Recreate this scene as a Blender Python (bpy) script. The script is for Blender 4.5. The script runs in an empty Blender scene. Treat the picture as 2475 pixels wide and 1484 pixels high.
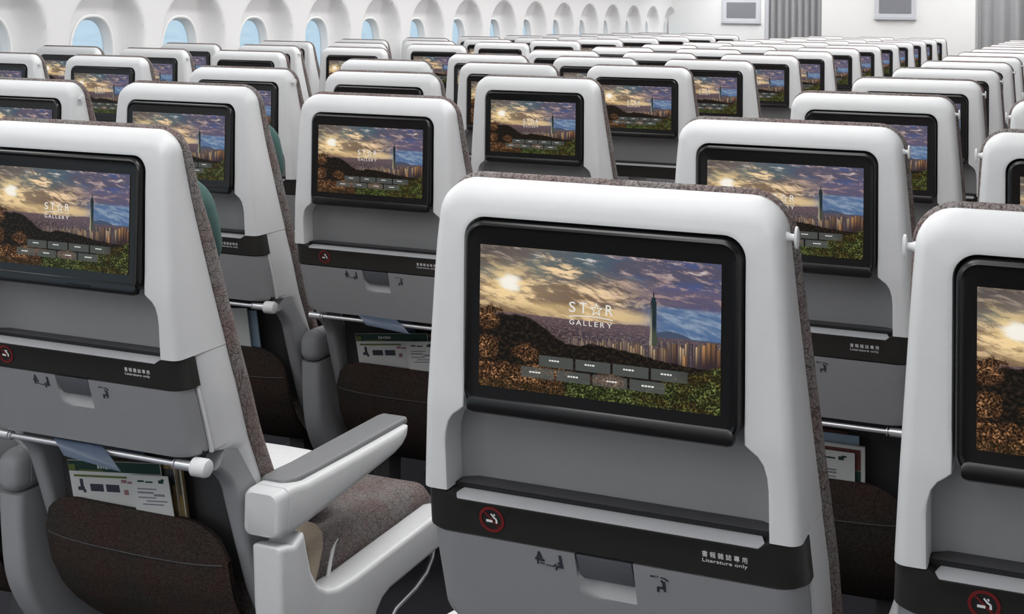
import bpy, bmesh, math, random
from mathutils import Vector, Matrix
random.seed(7)
sc = bpy.context.scene
COL = sc.collection
R = math.radians
Z0 = 1.05                      # height of a screen's centre above the floor

# ------------------------------------------------------------------ camera, world, lamps, exposure
F_PX, YAW, PITCH_A, ROLL = 3162.2, 0.3894, -0.0200, 0.0128
cam_d = bpy.data.cameras.new('camera')
cam = bpy.data.objects.new('camera', cam_d)
COL.objects.link(cam)
cam_d.sensor_fit = 'HORIZONTAL'
cam_d.sensor_width = 36.0
cam_d.lens = F_PX * 36.0 / 2475.0
cam_d.shift_x = -76.95 / 2475.0
cam_d.shift_y = -766.3 / 2475.0
cam_d.clip_start = 0.05
cam_d.clip_end = 200
_f = Vector((-math.sin(YAW) * math.cos(PITCH_A), math.cos(YAW) * math.cos(PITCH_A), -math.sin(PITCH_A)))
_r = Vector((math.cos(YAW), math.sin(YAW), 0))
_u = _r.cross(_f)
_r2 = _r * math.cos(ROLL) + _u * math.sin(ROLL)
_u2 = -_r * math.sin(ROLL) + _u * math.cos(ROLL)
m = Matrix((_r2, _u2, -_f)).transposed().to_4x4()
m.translation = Vector((0, 0, 0.308 + Z0))
cam.matrix_world = m
sc.camera = cam

world = bpy.data.worlds.new('sky')
sc.world = world
world.use_nodes = True
wn = world.node_tree.nodes
wn['Background'].inputs['Color'].default_value = (0.65, 0.86, 1.0, 1)
wn['Background'].inputs['Strength'].default_value = 0.95

def area_lamp(name, loc, sx, sy, power, rot=(0, 0, 0), col=(1, 1, 1)):
    d = bpy.data.lights.new(name, 'AREA')
    d.shape = 'RECTANGLE'
    d.size, d.size_y = sx, sy
    d.energy = power
    d.color = col
    o = bpy.data.objects.new(name, d)
    COL.objects.link(o)
    o.location = loc
    o.rotation_euler = rot
    return o

CEIL = 2.42
# cabin lighting: strips in the aisle ceilings, plus unseen lamps added to fill the light
area_lamp('unseen_ceiling_strip', (-0.88, 3.8, CEIL - 0.03), 0.5, 23.0, 128)
area_lamp('unseen_ceiling_strip', (-2.85, 3.8, CEIL - 0.03), 0.5, 23.0, 128)
area_lamp('ceiling_bounce_fill', (-3.30, 3.8, 2.10), 0.16, 23.0, 120, rot=(0, R(205), 0))  # added fill, bounced off the ceiling to soften the light
area_lamp('ceiling_bounce_fill', (-0.40, 3.8, 2.10), 0.16, 23.0, 185, rot=(0, R(155), 0))  # added bounce fill, stronger to lift the seats' right sides
area_lamp('unseen_ceiling_strip', (-0.88, 10.4, CEIL - 0.03), 0.5, 10.5, 64)  # extra strip added to brighten the far rows
area_lamp('unseen_ceiling_strip', (-2.85, 10.4, CEIL - 0.03), 0.5, 10.5, 64)  # added far-row boost over the left aisle
area_lamp('sidewall_fill_lamp', (-3.95, 8.6, 1.84), 0.2, 14.0, 23, rot=(0, R(12), 0))  # added lamp that brightens the window wall
area_lamp('bulkhead_fill_lamp', (-3.85, 14.55, 1.88), 1.1, 0.2, 9, rot=(R(38), 0, 0))  # small lamp added to lift the left bulkhead panel
area_lamp('rear_fill_lamp', (-1.5, -4.6, 2.15), 3.4, 0.5, 30, rot=(R(55), 0, 0))  # added frontal fill behind the camera for the seat backs

sc.view_settings.view_transform = 'Standard'
sc.view_settings.look = 'None'
sc.view_settings.gamma = 1
sc.view_settings.exposure = -0.14
sc.view_settings.use_curve_mapping = False
sc.cycles.use_denoising = True
sc.cycles.adaptive_threshold = 0.04
sc.cycles.max_bounces = 6
sc.cycles.diffuse_bounces = 4
sc.cycles.glossy_bounces = 3

# ------------------------------------------------------------------ helpers
def lin(c):
    return tuple(((v / 12.92) if v <= 0.04045 else ((v + 0.055) / 1.055) ** 2.4) for v in c)
def rgb(r, g, b):
    return lin((r / 255, g / 255, b / 255))

class X:
    """small expression layer over Math nodes"""
    nt = None
    def __init__(s, v): s.v = v
    @staticmethod
    def op(kind, *a):
        n = X.nt.nodes.new('ShaderNodeMath')
        n.operation = kind
        for i, q in enumerate(a):
            q = q.v if isinstance(q, X) else q
            if isinstance(q, (int, float)): n.inputs[i].default_value = q
            else: X.nt.links.new(q, n.inputs[i])
        return X(n.outputs[0])
    def __add__(s, o): return X.op('ADD', s, o)
    __radd__ = __add__
    def __sub__(s, o): return X.op('SUBTRACT', s, o)
    def __rsub__(s, o): return X.op('SUBTRACT', o, s)
    def __mul__(s, o): return X.op('MULTIPLY', s, o)
    __rmul__ = __mul__
    def __truediv__(s, o): return X.op('DIVIDE', s, o)
    def lt(s, o): return X.op('LESS_THAN', s, o)
    def gt(s, o): return X.op('GREATER_THAN', s, o)
    def mn(s, o): return X.op('MINIMUM', s, o)
    def mx(s, o): return X.op('MAXIMUM', s, o)
    def pw(s, o): return X.op('POWER', s, o)
    def ab(s): return X.op('ABSOLUTE', s)
    def ex(s): return X.op('EXPONENT', s)
    def fl(s): return X.op('FLOOR', s)
    def fr(s): return X.op('FRACT', s)
def sstep(x, a, b):
    n = X.nt.nodes.new('ShaderNodeMapRange')
    n.interpolation_type = 'SMOOTHSTEP'
    n.inputs['From Min'].default_value = a
    n.inputs['From Max'].default_value = b
    X.nt.links.new(x.v, n.inputs['Value'])
    return X(n.outputs['Result'])
def combine(x, y, z=0.0):
    n = X.nt.nodes.new('ShaderNodeCombineXYZ')
    for i, q in enumerate((x, y, z)):
        q = q.v if isinstance(q, X) else q
        if isinstance(q, (int, float)): n.inputs[i].default_value = q
        else: X.nt.links.new(q, n.inputs[i])
    return n.outputs[0]
def fbm(vec, scale=1.0, detail=4.0, rough=0.55, dist=0.0):
    n = X.nt.nodes.new('ShaderNodeTexNoise')
    n.inputs['Scale'].default_value = scale
    n.inputs['Detail'].default_value = detail
    n.inputs['Roughness'].default_value = rough
    n.inputs['Distortion'].default_value = dist
    X.nt.links.new(vec, n.inputs['Vector'])
    return X(n.outputs['Fac'])
def white(vec):
    n = X.nt.nodes.new('ShaderNodeTexWhiteNoise')
    n.noise_dimensions = '2D'
    X.nt.links.new(vec, n.inputs['Vector'])
    return X(n.outputs['Value'])
def voro(vec, scale, feature='F1', out='Distance'):
    n = X.nt.nodes.new('ShaderNodeTexVoronoi')
    n.feature = feature
    n.inputs['Scale'].default_value = scale
    X.nt.links.new(vec, n.inputs['Vector'])
    return X(n.outputs[out])
def mixc(f, a, b):
    n = X.nt.nodes.new('ShaderNodeMix')
    n.data_type = 'RGBA'
    n.clamp_factor = True
    f = f.v if isinstance(f, X) else f
    if isinstance(f, (int, float)): n.inputs[0].default_value = f
    else: X.nt.links.new(f, n.inputs[0])
    for q, i in ((a, 6), (b, 7)):
        if isinstance(q, tuple): n.inputs[i].default_value = (*q[:3], 1)
        else: X.nt.links.new(q, n.inputs[i])
    return n.outputs[2]

def material(name, col, rough=0.5, metal=0.0, spec=0.5, mottled=0.04, scale=60, bump=0.0):
    """plain painted / moulded surface with a fine procedural mottle"""
    mt = bpy.data.materials.new(name)
    mt.use_nodes = True
    nt = X.nt = mt.node_tree
    b = nt.nodes['Principled BSDF']
    b.inputs['Roughness'].default_value = rough
    b.inputs['Metallic'].default_value = metal
    b.inputs['Specular IOR Level'].default_value = spec
    tc = nt.nodes.new('ShaderNodeTexCoord')
    n = fbm(tc.outputs['Object'], scale, 3)
    lo = tuple(c * (1 - mottled) for c in col)
    hi = tuple(min(1, c * (1 + mottled)) for c in col)
    nt.links.new(mixc(n, lo, hi), b.inputs['Base Color'])
    if bump:
        bp = nt.nodes.new('ShaderNodeBump')
        bp.inputs['Strength'].default_value = bump
        bp.inputs['Distance'].default_value = 0.001
        n2 = fbm(tc.outputs['Object'], scale * 12, 2)
        nt.links.new(n2.v, bp.inputs['Height'])
        nt.links.new(bp.outputs['Normal'], b.inputs['Normal'])
    return mt

def fabric(name, base, dark, red, crack_scale=55, crack=0.055, amount=0.75):
    mt = bpy.data.materials.new(name)
    mt.use_nodes = True
    nt = X.nt = mt.node_tree
    b = nt.nodes['Principled BSDF']
    b.inputs['Roughness'].default_value = 0.95
    b.inputs['Specular IOR Level'].default_value = 0.15
    tc = nt.nodes.new('ShaderNodeTexCoord')
    oi = nt.nodes.new('ShaderNodeObjectInfo')
    off = nt.nodes.new('ShaderNodeVectorMath'); off.operation = 'ADD'
    sc_ = nt.nodes.new('ShaderNodeVectorMath'); sc_.operation = 'SCALE'
    nt.links.new(oi.outputs['Location'], sc_.inputs[0]); sc_.inputs['Scale'].default_value = 3.17
    nt.links.new(tc.outputs['Object'], off.inputs[0])
    nt.links.new(sc_.outputs[0], off.inputs[1])
    v = off.outputs[0]
    tone = fbm(v, 14, 3)
    warp = fbm(v, 40, 2)
    wv = nt.nodes.new('ShaderNodeVectorMath'); wv.operation = 'ADD'
    nt.links.new(v, wv.inputs[0])
    nt.links.new(combine((warp - 0.5) * 0.012, (warp - 0.5) * -0.012, (warp - 0.5) * 0.01), wv.inputs[1])
    edge = voro(wv.outputs[0], crack_scale, 'DISTANCE_TO_EDGE')
    cr = 1.0 - sstep(edge, 0.0, crack)
    c = mixc(sstep(tone, 0.35, 0.68), base, red)
    speck = fbm(v, 420, 2, 0.7)
    c = mixc(sstep(speck, 0.52, 0.64) * 0.55, c, tuple(min(1, q * 1.7) for q in base))
    c = mixc(sstep(speck, 0.48, 0.36) * 0.6, c, dark)
    c = mixc(cr * amount, c, dark)
    nt.links.new(c, b.inputs['Base Color'])
    bp = nt.nodes.new('ShaderNodeBump'); bp.inputs['Strength'].default_value = 0.5; bp.inputs['Distance'].default_value = 0.002
    nt.links.new((speck - cr * 0.6).v, bp.inputs['Height'])
    nt.links.new(bp.outputs['Normal'], b.inputs['Normal'])
    return mt

def display_material():
    """the picture every screen shows: sunset over a wooded hill and a city with one tall tower, menu tiles below"""
    mt = bpy.data.materials.new('screen_picture')
    mt.use_nodes = True
    nt = X.nt = mt.node_tree
    nt.nodes.clear()
    out = nt.nodes.new('ShaderNodeOutputMaterial')
    em = nt.nodes.new('ShaderNodeEmission')
    gl = nt.nodes.new('ShaderNodeBsdfGlossy')
    gl.inputs['Color'].default_value = (0.018, 0.018, 0.018, 1)
    gl.inputs['Roughness'].default_value = 0.25
    ad = nt.nodes.new('ShaderNodeAddShader')
    nt.links.new(em.outputs[0], ad.inputs[0]); nt.links.new(gl.outputs[0], ad.inputs[1])
    nt.links.new(ad.outputs[0], out.inputs['Surface'])
    uvn = nt.nodes.new('ShaderNodeUVMap')
    sp = nt.nodes.new('ShaderNodeSeparateXYZ')
    nt.links.new(uvn.outputs[0], sp.inputs[0])
    u = X(sp.outputs[0]); v = 1.0 - X(sp.outputs[1])          # v runs down from the top edge
    S = 1.765
    # ---- sky
    du, dv = u - 0.130, v - 0.255
    a = u * 0.95 + v * 0.30; bb = v * 1.0 - u * 0.30
    w1 = fbm(combine(u * 2.6, v * 3.0, 3.1), 1, 3)
    n1 = fbm(combine(a * 4.2 + w1 * 1.2, bb * 9.5 + w1 * 2.4, 0.0), 1, 6, 0.66)
    n2 = fbm(combine(a * 10.0 + w1 * 1.5, bb * 24.0 + w1 * 3.0, 5.0), 1, 5, 0.66)
    n3 = fbm(combine(u * 3.5, v * 6.5, 9.0), 1, 4)
    cl = n1 * 0.62 + n2 * 0.46
    right = sstep(u, 0.45, 0.85)
    sky = mixc(right, rgb(70, 92, 104), rgb(70, 88, 138))
    # violet-grey cloud
    top = 1.0 - sstep(v, 0.30, 0.40)
    sky = mixc(sstep(n3, 0.40, 0.58) * 0.85 * top, sky, rgb(88, 82, 96))
    sky = mixc(sstep(n2, 0.52, 0.66) * 0.55 * top, sky, rgb(150, 142, 148))
    corner = (1.0 - sstep(u + v * 0.6, 0.10, 0.36)) * (1.0 - sstep(v, 0.08, 0.22))
    sky = mixc(corner * 0.85, sky, mixc(sstep(n2, 0.46, 0.62), rgb(58, 54, 64), rgb(120, 112, 116)))
    teal = (1.0 - sstep(((u - 0.275) * (u - 0.275) * 3.0 + (v - 0.12) * (v - 0.12) * 2.4).pw(0.5) + (n1 - 0.5) * 0.2, 0.06, 0.17))
    sky = mixc(teal * 0.75, sky, rgb(62, 92, 104))
    # violet bank and the clear blue strip on the right
    bank = sstep(v, 0.15, 0.22) * (1.0 - sstep(v + (n3 - 0.5) * 0.1, 0.285, 0.33)) * sstep(u, 0.52, 0.72)
    sky = mixc(bank * 0.85, sky, mixc(n1, rgb(64, 66, 96), rgb(126, 108, 118)))
    strip = sstep(v + (n3 - 0.5) * 0.06, 0.305, 0.34) * sstep(u, 0.66, 0.78)
    sky = mixc(strip * 0.9, sky, mixc(sstep(n2, 0.40, 0.64), rgb(84, 112, 150), rgb(146, 164, 184)))
    # warm lit cloud: a broad glow low on the left and a fan thrown up to the right
    warm = (1.0 - sstep(u + (n1 - 0.5) * 0.3, 0.48, 0.80)) * sstep(v + u * 0.10, 0.15, 0.32)
    fan = 1.0 - sstep((v - (u - 0.255) * 0.62 - 0.085).ab(), 0.02, 0.13)
    fan = fan * sstep(u, 0.24, 0.31) * (1.0 - sstep(u, 0.55, 0.80))
    lit = sstep(cl, 0.49, 0.60)
    wc = mixc(lit, rgb(120, 98, 84), rgb(252, 218, 174))
    sky = mixc((warm * 0.92).mx(fan * (lit * 0.75 + 0.2)), sky, wc)
    pk = sstep(n2, 0.50, 0.63) * sstep(u, 0.48, 0.62) * (1.0 - sstep(v, 0.26, 0.33))
    sky = mixc(pk * 0.55, sky, rgb(190, 158, 150))
    wht = sstep(n2, 0.58, 0.66) * (1.0 - sstep(v, 0.03, 0.15)) * sstep(u, 0.12, 0.2)
    sky = mixc(wht * 0.8, sky, rgb(226, 224, 222))
    n4 = fbm(combine(u * 7.0, v * 34.0, 2.0), 1, 4)
    bars = sstep(n4, 0.53, 0.63) * (1.0 - sstep((v - 0.31).ab(), 0.04, 0.12)) * (1.0 - sstep(u, 0.58, 0.72))
    sky = mixc(bars * 0.62, sky, rgb(122, 98, 66))
    hz = (1.0 - sstep((v - 0.415).ab(), 0.012, 0.065)) * (1.0 - sstep(u, 0.66, 0.76)) * sstep(u, 0.0, 0.3)
    sky = mixc(hz * (0.35 + n1 * 0.6), sky, rgb(232, 200, 144))
    low = sstep(v + (n1 - 0.5) * 0.04, 0.355, 0.46) * (1.0 - sstep(u, 0.10, 0.52))
    sky = mixc(low * 0.88, sky, rgb(104, 76, 64))
    rs = (du * du * (S * S * 0.55) + dv * dv * 1.2).pw(0.5)
    glow = (rs * -6.5).ex()
    sky = mixc(glow * (0.35 + lit * 0.75), sky, rgb(255, 224, 160))
    core = 1.0 - sstep(rs + (n2 - 0.5) * 0.12, 0.03, 0.085)
    sky = mixc(core, sky, rgb(255, 250, 238))
    # ---- far haze, ridge, distant city
    ridge = fbm(combine(u * 9.0, 1.0, 0.0), 1, 4)
    rl = 0.462 + (ridge - 0.5) * 0.03 - sstep(u, 0.55, 0.75) * 0.012
    hump = (1.0 - ((u - 0.80).ab() / 0.085).mn(1.0)).pw(0.7) * 0.040
    rl2 = 0.515 + (ridge - 0.5) * 0.02 - hump
    img = mixc(sstep(v - rl2, -0.002, 0.004), sky, rgb(70, 82, 104))
    tex = fbm(combine(u * 70.0, v * 90.0, 0.0), 1, 3, 0.7)
    hzc = mixc(sstep(tex, 0.46, 0.66), mixc(sstep(u, 0.2, 0.7), rgb(60, 48, 50), rgb(72, 66, 78)), rgb(128, 108, 104))
    hzc = mixc(sstep(v, 0.58, 0.47) * 0.55, hzc, rgb(112, 92, 96))
    img = mixc(sstep(v - (rl + sstep(u, 0.715, 0.74) * 0.07), -0.002, 0.008), img, hzc)
    # ---- city blocks: three depths of narrow vertical bars
    for k, (nx, top0, amp, cA, cB, um, uw) in enumerate((
            (150.0, 0.560, 0.035, rgb(172, 148, 130), rgb(70, 62, 68), 0.40, 0.16),
            (96.0, 0.590, 0.055, rgb(212, 182, 144), rgb(66, 54, 58), 0.46, 0.20),
            (52.0, 0.625, 0.105, rgb(206, 152, 98), rgb(58, 44, 46), 0.70, 0.18))):
        cell = (u * nx + k * 0.37).fl()
        fx = (u * nx + k * 0.37).fr()
        h1 = white(combine(cell, 3.0 + k)); h2 = white(combine(cell, 11.0 + k)); h3 = white(combine(cell, 23.0 + k))
        topv = top0 + (1.0 - sstep(u, um, 0.96)) * 0.05 - h1 * amp
        inside = sstep(v - topv, -0.001, 0.003) * sstep(u + h2 * 0.10, um, um + uw) * h3.gt(0.22) * (1.0 - v.gt(0.80))
        bc = mixc(h2 * sstep(v - topv, 0.15, 0.0), cB, cA)
        bc = mixc(sstep(fx, 0.52, 0.60) * 0.75, bc, rgb(52, 42, 46))
        bc = mixc(((v * 170.0).fr()).gt(0.5) * 0.22, bc, rgb(48, 40, 42))
        img = mixc(inside, img, bc)
    # ---- wooded hill
    hn = fbm(combine(u * 26.0, 4.0, 0.0), 1, 5, 0.6)
    l1 = 0.47 + (u - 0.155).ab() * 0.14 + sstep(u, 0.19, 0.40) * 0.135 - sstep(u, 0.40, 0.50) * 0.035 + sstep(u, 0.58, 0.82) * 0.025 + (hn - 0.5) * 0.045
    inh = sstep(v - l1, -0.002, 0.010)
    ht = fbm(combine(u * 60.0, v * 44.0, 1.0), 1, 4, 0.7)
    hcol = mixc(sstep(ht, 0.45, 0.72), rgb(20, 18, 15), rgb(58, 46, 36))
    img = mixc(inh, img, hcol)
    # ---- tower
    tw = 0.0118 * (1.0 + 0.22 * ((v * 66.0).fr() - 0.5)) + sstep(v, 0.46, 0.60) * 0.005
    ins = (u - 0.7345).ab().lt(tw) * v.gt(0.285) * v.lt(0.585)
    cap = (u - 0.7345).ab().lt(0.0082) * v.gt(0.262) * v.lt(0.29)
    spire = (u - 0.7345).ab().lt(0.0026) * v.gt(0.226) * v.lt(0.27)
    tcol_ = mixc(sstep(v, 0.44, 0.52), rgb(34, 48, 54), rgb(70, 76, 62))
    tcol_ = mixc(u.lt(0.7290) * sstep(v, 0.28, 0.50) * 0.8, tcol_, rgb(176, 170, 148))
    img = mixc(ins.mx(cap).mx(spire), img, tcol_)
    # ---- foreground trees: dark masses with sunlit leaf clumps
    tn = fbm(combine(u * 9.0, v * 7.0, 6.0), 1, 4, 0.6)
    clump = fbm(combine(u * 26.0, v * 17.0, 7.0), 1, 3, 0.55)
    leaf = fbm(combine(u * 110.0, v * 64.0, 2.0), 1, 4, 0.75)
    wob = (tn - 0.5) * 0.14
    def soft(x, y, rx, ry):
        q = ((u - x) / rx); p = ((v - y) / ry)
        return 1.0 - sstep((q * q + p * p).pw(0.5) + (clump - 0.5) * 2.2 + (leaf - 0.5) * 0.9, 0.70, 1.15)
    mL = soft(0.035, 0.515, 0.060, 0.085).mx(soft(0.035, 0.72, 0.060, 0.10)).mx(soft(0.205, 0.735, 0.060, 0.070))
    mB = sstep(v + wob, 0.80, 0.83) * (1.0 - sstep(u + wob, 0.36, 0.42))
    mM = soft(0.555, 0.865, 0.085, 0.050)
    mG = sstep(v + wob * 0.6, 0.885, 0.905) * sstep(u + wob, 0.36, 0.42)
    mR = sstep(v + wob * 0.7 - (1.0 - u) * 0.62, 0.655, 0.69) * sstep(u, 0.62, 0.74)
    rim = sstep(clump, 0.44, 0.60)
    lf = sstep(leaf, 0.45, 0.66)
    orange = mixc(lf * (0.25 + rim * 0.75), rgb(32, 20, 13), rgb(222, 162, 112))
    pink = mixc(lf * (0.4 + rim * 0.6), rgb(62, 48, 40), rgb(212, 172, 144))
    green = mixc(lf * (0.25 + rim * 0.75), rgb(22, 26, 12), rgb(150, 164, 92))
    olive = mixc(lf * (0.2 + rim * 0.6), rgb(30, 26, 14), rgb(146, 130, 66))
    img = mixc(mB, img, mixc(sstep(v, 0.90, 0.985) * 0.6, orange, rgb(34, 32, 16)))
    img = mixc(mL, img, orange)
    img = mixc(mM, img, pink)
    img = mixc(mG, img, green)
    img = mixc(mR, img, mixc(sstep(tn, 0.42, 0.58), olive, green))
    # ---- two rows of translucent menu tiles
    def tile(v0, v1, u0, wid, pitch, cnt):
        t = (u - u0) / pitch
        return t.gt(0.0) * t.lt(float(cnt)) * t.fr().lt(wid / pitch) * v.gt(v0) * v.lt(v1)
    tl = tile(0.738, 0.815, 0.262, 0.145, 0.155, 4).mx(tile(0.828, 0.903, 0.185, 0.142, 0.152, 4))
    fade = (1.0 - mL) * (1.0 - mM * 0.8) * 0.72
    fade = fade * (1.0 - sstep(u, 0.80, 0.875) * 0.6)
    img = mixc(tl * fade, img, rgb(70, 77, 75))
    img = mixc(tl * 0.18, img, rgb(120, 120, 115))
    nt.links.new(img, em.inputs['Color'])
    em.inputs['Strength'].default_value = 1.0
    try: mt.cycles.emission_sampling = 'NONE'
    except Exception: pass
    return mt

M = {}
M['shell'] = material('warm_white_plastic', (0.67, 0.675, 0.68), 0.42, mottled=0.02, bump=0.06)
M['grey_plastic'] = material('mid_grey_plastic', (0.30, 0.305, 0.315), 0.5, mottled=0.03, bump=0.08)
M['pad'] = material('grey_armrest_pad', (0.19, 0.192, 0.198), 0.55, mottled=0.04, bump=0.1)
M['ledge'] = material('light_grey_ledge', (0.40, 0.405, 0.42), 0.4, mottled=0.02)
M['pocket_grey'] = material('recess_grey_plastic', (0.25, 0.25, 0.255), 0.55, mottled=0.03, bump=0.08)
M['tray'] = material('pale_grey_tray_plastic', (0.29, 0.292, 0.30), 0.45, mottled=0.02, bump=0.08)
M['band'] = material('charcoal_band_plastic', (0.022, 0.021, 0.019), 0.42, mottled=0.06)
M['bezel'] = material('black_gloss_bezel', (0.0045, 0.004, 0.004), 0.22, mottled=0.02)
M['dark'] = material('dark_lower_plastic', (0.055, 0.055, 0.058), 0.6)
M['latch'] = material('slate_latch_plastic', (0.105, 0.110, 0.122), 0.45)
M['seam'] = material('black_seam_rubber', (0.008, 0.008, 0.009), 0.7)
M['rod'] = material('satin_tray_rod', (0.62, 0.62, 0.64), 0.3, metal=0.6)
M['chrome'] = material('bright_tube_metal', (0.75, 0.75, 0.77), 0.25, metal=0.8)
M['white_print'] = material('white_print', (0.80, 0.80, 0.80), 0.6)
M['dark_print'] = material('navy_print', (0.03, 0.035, 0.05), 0.6)
M['red_print'] = material('dull_red_print', (0.16, 0.012, 0.012), 0.5)
M['fabric'] = fabric('speckled_grey_seat_fabric', (0.225, 0.208, 0.200), (0.030, 0.027, 0.026), (0.20, 0.145, 0.135), 62, .05, .55)
M['fabric_dark'] = fabric('dark_brown_pocket_fabric', (0.040, 0.034, 0.029), (0.006, 0.005, 0.005), (0.052, 0.030, 0.025), 90, .08, .30)
M['green'] = material('teal_pillow_cloth', (0.060, 0.125, 0.115), 0.9, mottled=0.15, scale=200, bump=0.3)
M['belt'] = material('beige_belt_webbing', (0.42, 0.34, 0.26), 0.8, mottled=0.2, scale=300)
M['wall'] = material('cabin_sidewall_panel', (0.78, 0.775, 0.775), 0.55, mottled=0.01)
M['white'] = material('bright_white_panel', (0.86, 0.86, 0.85), 0.5, mottled=0.01)
M['frame'] = material('pale_grey_frame', (0.60, 0.61, 0.65), 0.4)
M['wall_screen'] = material('grey_blank_display', (0.22, 0.225, 0.25), 0.3)
M['curtain'] = material('grey_curtain_cloth', (0.36, 0.36, 0.37), 0.9, mottled=0.1, scale=30)
M['ceiling'] = material('cabin_ceiling', (0.82, 0.82, 0.82), 0.6, mottled=0.01)
M['carpet'] = material('dark_purple_grey_carpet', (0.035, 0.033, 0.042), 0.95, mottled=0.5, scale=260, bump=0.4)
M['picture'] = display_material()

def glow_print():
    mt = bpy.data.materials.new('lit_white_lettering')
    mt.use_nodes = True
    nt = mt.node_tree
    b = nt.nodes['Principled BSDF']
    b.inputs['Base Color'].default_value = (0.05, 0.05, 0.05, 1)
    b.inputs['Emission Color'].default_value = (0.92, 0.90, 0.86, 1)
    b.inputs['Emission Strength'].default_value = 0.85
    try: mt.cycles.emission_sampling = 'NONE'
    except Exception: pass
    return mt
M['glow'] = glow_print()
def pane_material():
    mt = bpy.data.materials.new('window_glass')
    mt.use_nodes = True
    nt = mt.node_tree
    nt.nodes.clear()
    out = nt.nodes.new('ShaderNodeOutputMaterial')
    t = nt.nodes.new('ShaderNodeBsdfTransparent'); t.inputs[0].default_value = (0.96, 0.98, 1, 1)
    g = nt.nodes.new('ShaderNodeBsdfGlossy'); g.inputs['Roughness'].default_value = 0.05
    mx = nt.nodes.new('ShaderNodeMixShader'); mx.inputs[0].default_value = 0.06
    nt.links.new(t.outputs[0], mx.inputs[1]); nt.links.new(g.outputs[0], mx.inputs[2])
    nt.links.new(mx.outputs[0], out.inputs[0])
    return mt
M['pane'] = pane_material()

def mesh_from(bm, name, mat, smooth=40):
    bmesh.ops.remove_doubles(bm, verts=bm.verts, dist=1e-6)
    bmesh.ops.recalc_face_normals(bm, faces=bm.faces)
    me = bpy.data.meshes.new(name)
    bm.to_mesh(me); bm.free()
    me.materials.append(M[mat])
    if smooth:
        for p in me.polygons: p.use_smooth = True
        me.set_sharp_from_angle(angle=R(smooth))
    return me
def link(name, me, parent=None, loc=(0, 0, 0)):
    o = bpy.data.objects.new(name, me)
    COL.objects.link(o)
    o.location = loc
    if parent: o.parent = parent
    return o
def tag(o, label, cat, group=None):
    o['label'] = label; o['category'] = cat
    if group: o['group'] = group
    return o
def structure(name, bm, mat, smooth=40, parent=None):
    o = link(name, mesh_from(bm, name, mat, smooth), parent)
    if not parent: o['kind'] = 'structure'
    return o

def bm_loft(bm, rings, closed=False, cap0=False, cap1=False):
    vr = [[bm.verts.new(p) for p in r] for r in rings]
    n = len(rings[0])
    for a, b in zip(vr[:-1], vr[1:]):
        for i in range(n if closed else n - 1):
            j = (i + 1) % n
            try: bm.faces.new((a[i], a[j], b[j], b[i]))
            except ValueError: pass
    if cap0: bm.faces.new(vr[0])
    if cap1: bm.faces.new(list(reversed(vr[-1])))
    return vr
def bm_box(bm, x0, x1, y0, y1, z0, z1):
    r = bmesh.ops.create_cube(bm, size=1)
    for v in r['verts']:
        v.co = Vector((x0 + (v.co.x + .5) * (x1 - x0), y0 + (v.co.y + .5) * (y1 - y0), z0 + (v.co.z + .5) * (z1 - z0)))
    return r['verts']
def bevel_all(bm, w, seg=2, ang=30):
    es = [e for e in bm.edges if len(e.link_faces) == 2 and e.calc_face_angle(0) > R(ang)]
    bmesh.ops.bevel(bm, geom=es, offset=w, segments=seg, affect='EDGES', profile=0.6, clamp_overlap=True)
def bm_tube(bm, path, rad, n=10, cap=True):
    rings = []
    P = [Vector(p) for p in path]
    for i, p in enumerate(P):
        t = (P[min(i + 1, len(P) - 1)] - P[max(i - 1, 0)]).normalized()
        a = t.cross(Vector((0, 0, 1)))
        if a.length < 1e-3: a = t.cross(Vector((0, 1, 0)))
        a.normalize(); b = t.cross(a)
        rr = rad[i] if isinstance(rad, (list, tuple)) else rad
        rings.append([p + (a * math.cos(2 * math.pi * k / n) + b * math.sin(2 * math.pi * k / n)) * rr for k in range(n)])
    bm_loft(bm, rings, True, cap, cap)
def prism(bm, poly, axis, a, b):
    """extrude a 2-D polygon along an axis: 'x' -> poly is (y,z); 'y' -> (x,z)"""
    f = (lambda p, t: (t, p[0], p[1])) if axis == 'x' else (lambda p, t: (p[0], t, p[1]))
    bm_loft(bm, [[f(p, a) for p in poly], [f(p, b) for p in poly]], True, True, True)
def lerp_tab(t, z):
    t = sorted(t)
    if z <= t[0][0]: return t[0][1]
    for (a, va), (b, vb) in zip(t[:-1], t[1:]):
        if z <= b: return va + (vb - va) * (z - a) / (b - a)
    return t[-1][1]
def lin_sp(a, b, n): return [a + (b - a) * i / (n - 1) for i in range(n)]
def round_poly(pts, rads, n=6):
    out = []
    N = len(pts)
    for i in range(N):
        p = Vector((*pts[i], 0)); a = Vector((*pts[i - 1], 0)); b = Vector((*pts[(i + 1) % N], 0))
        r = rads[i] if isinstance(rads, (list, tuple)) else rads
        if r <= 0: out.append((p.x, p.y)); continue
        da, db = (a - p).normalized(), (b - p).normalized()
        ang = da.angle(db)
        d = min(r / math.tan(ang / 2), 0.49 * (a - p).length, 0.49 * (b - p).length)
        r = d * math.tan(ang / 2)
        c = p + (da + db).normalized() * (r / math.sin(ang / 2))
        s, e = p + da * d - c, p + db * d - c
        tot = s.angle(e)
        sgn = 1 if s.cross(e).z > 0 else -1
        for k in range(n + 1):
            q = Matrix.Rotation(sgn * tot * k / n, 3, 'Z') @ s + c
            out.append((q.x, q.y))
    return out

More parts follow.
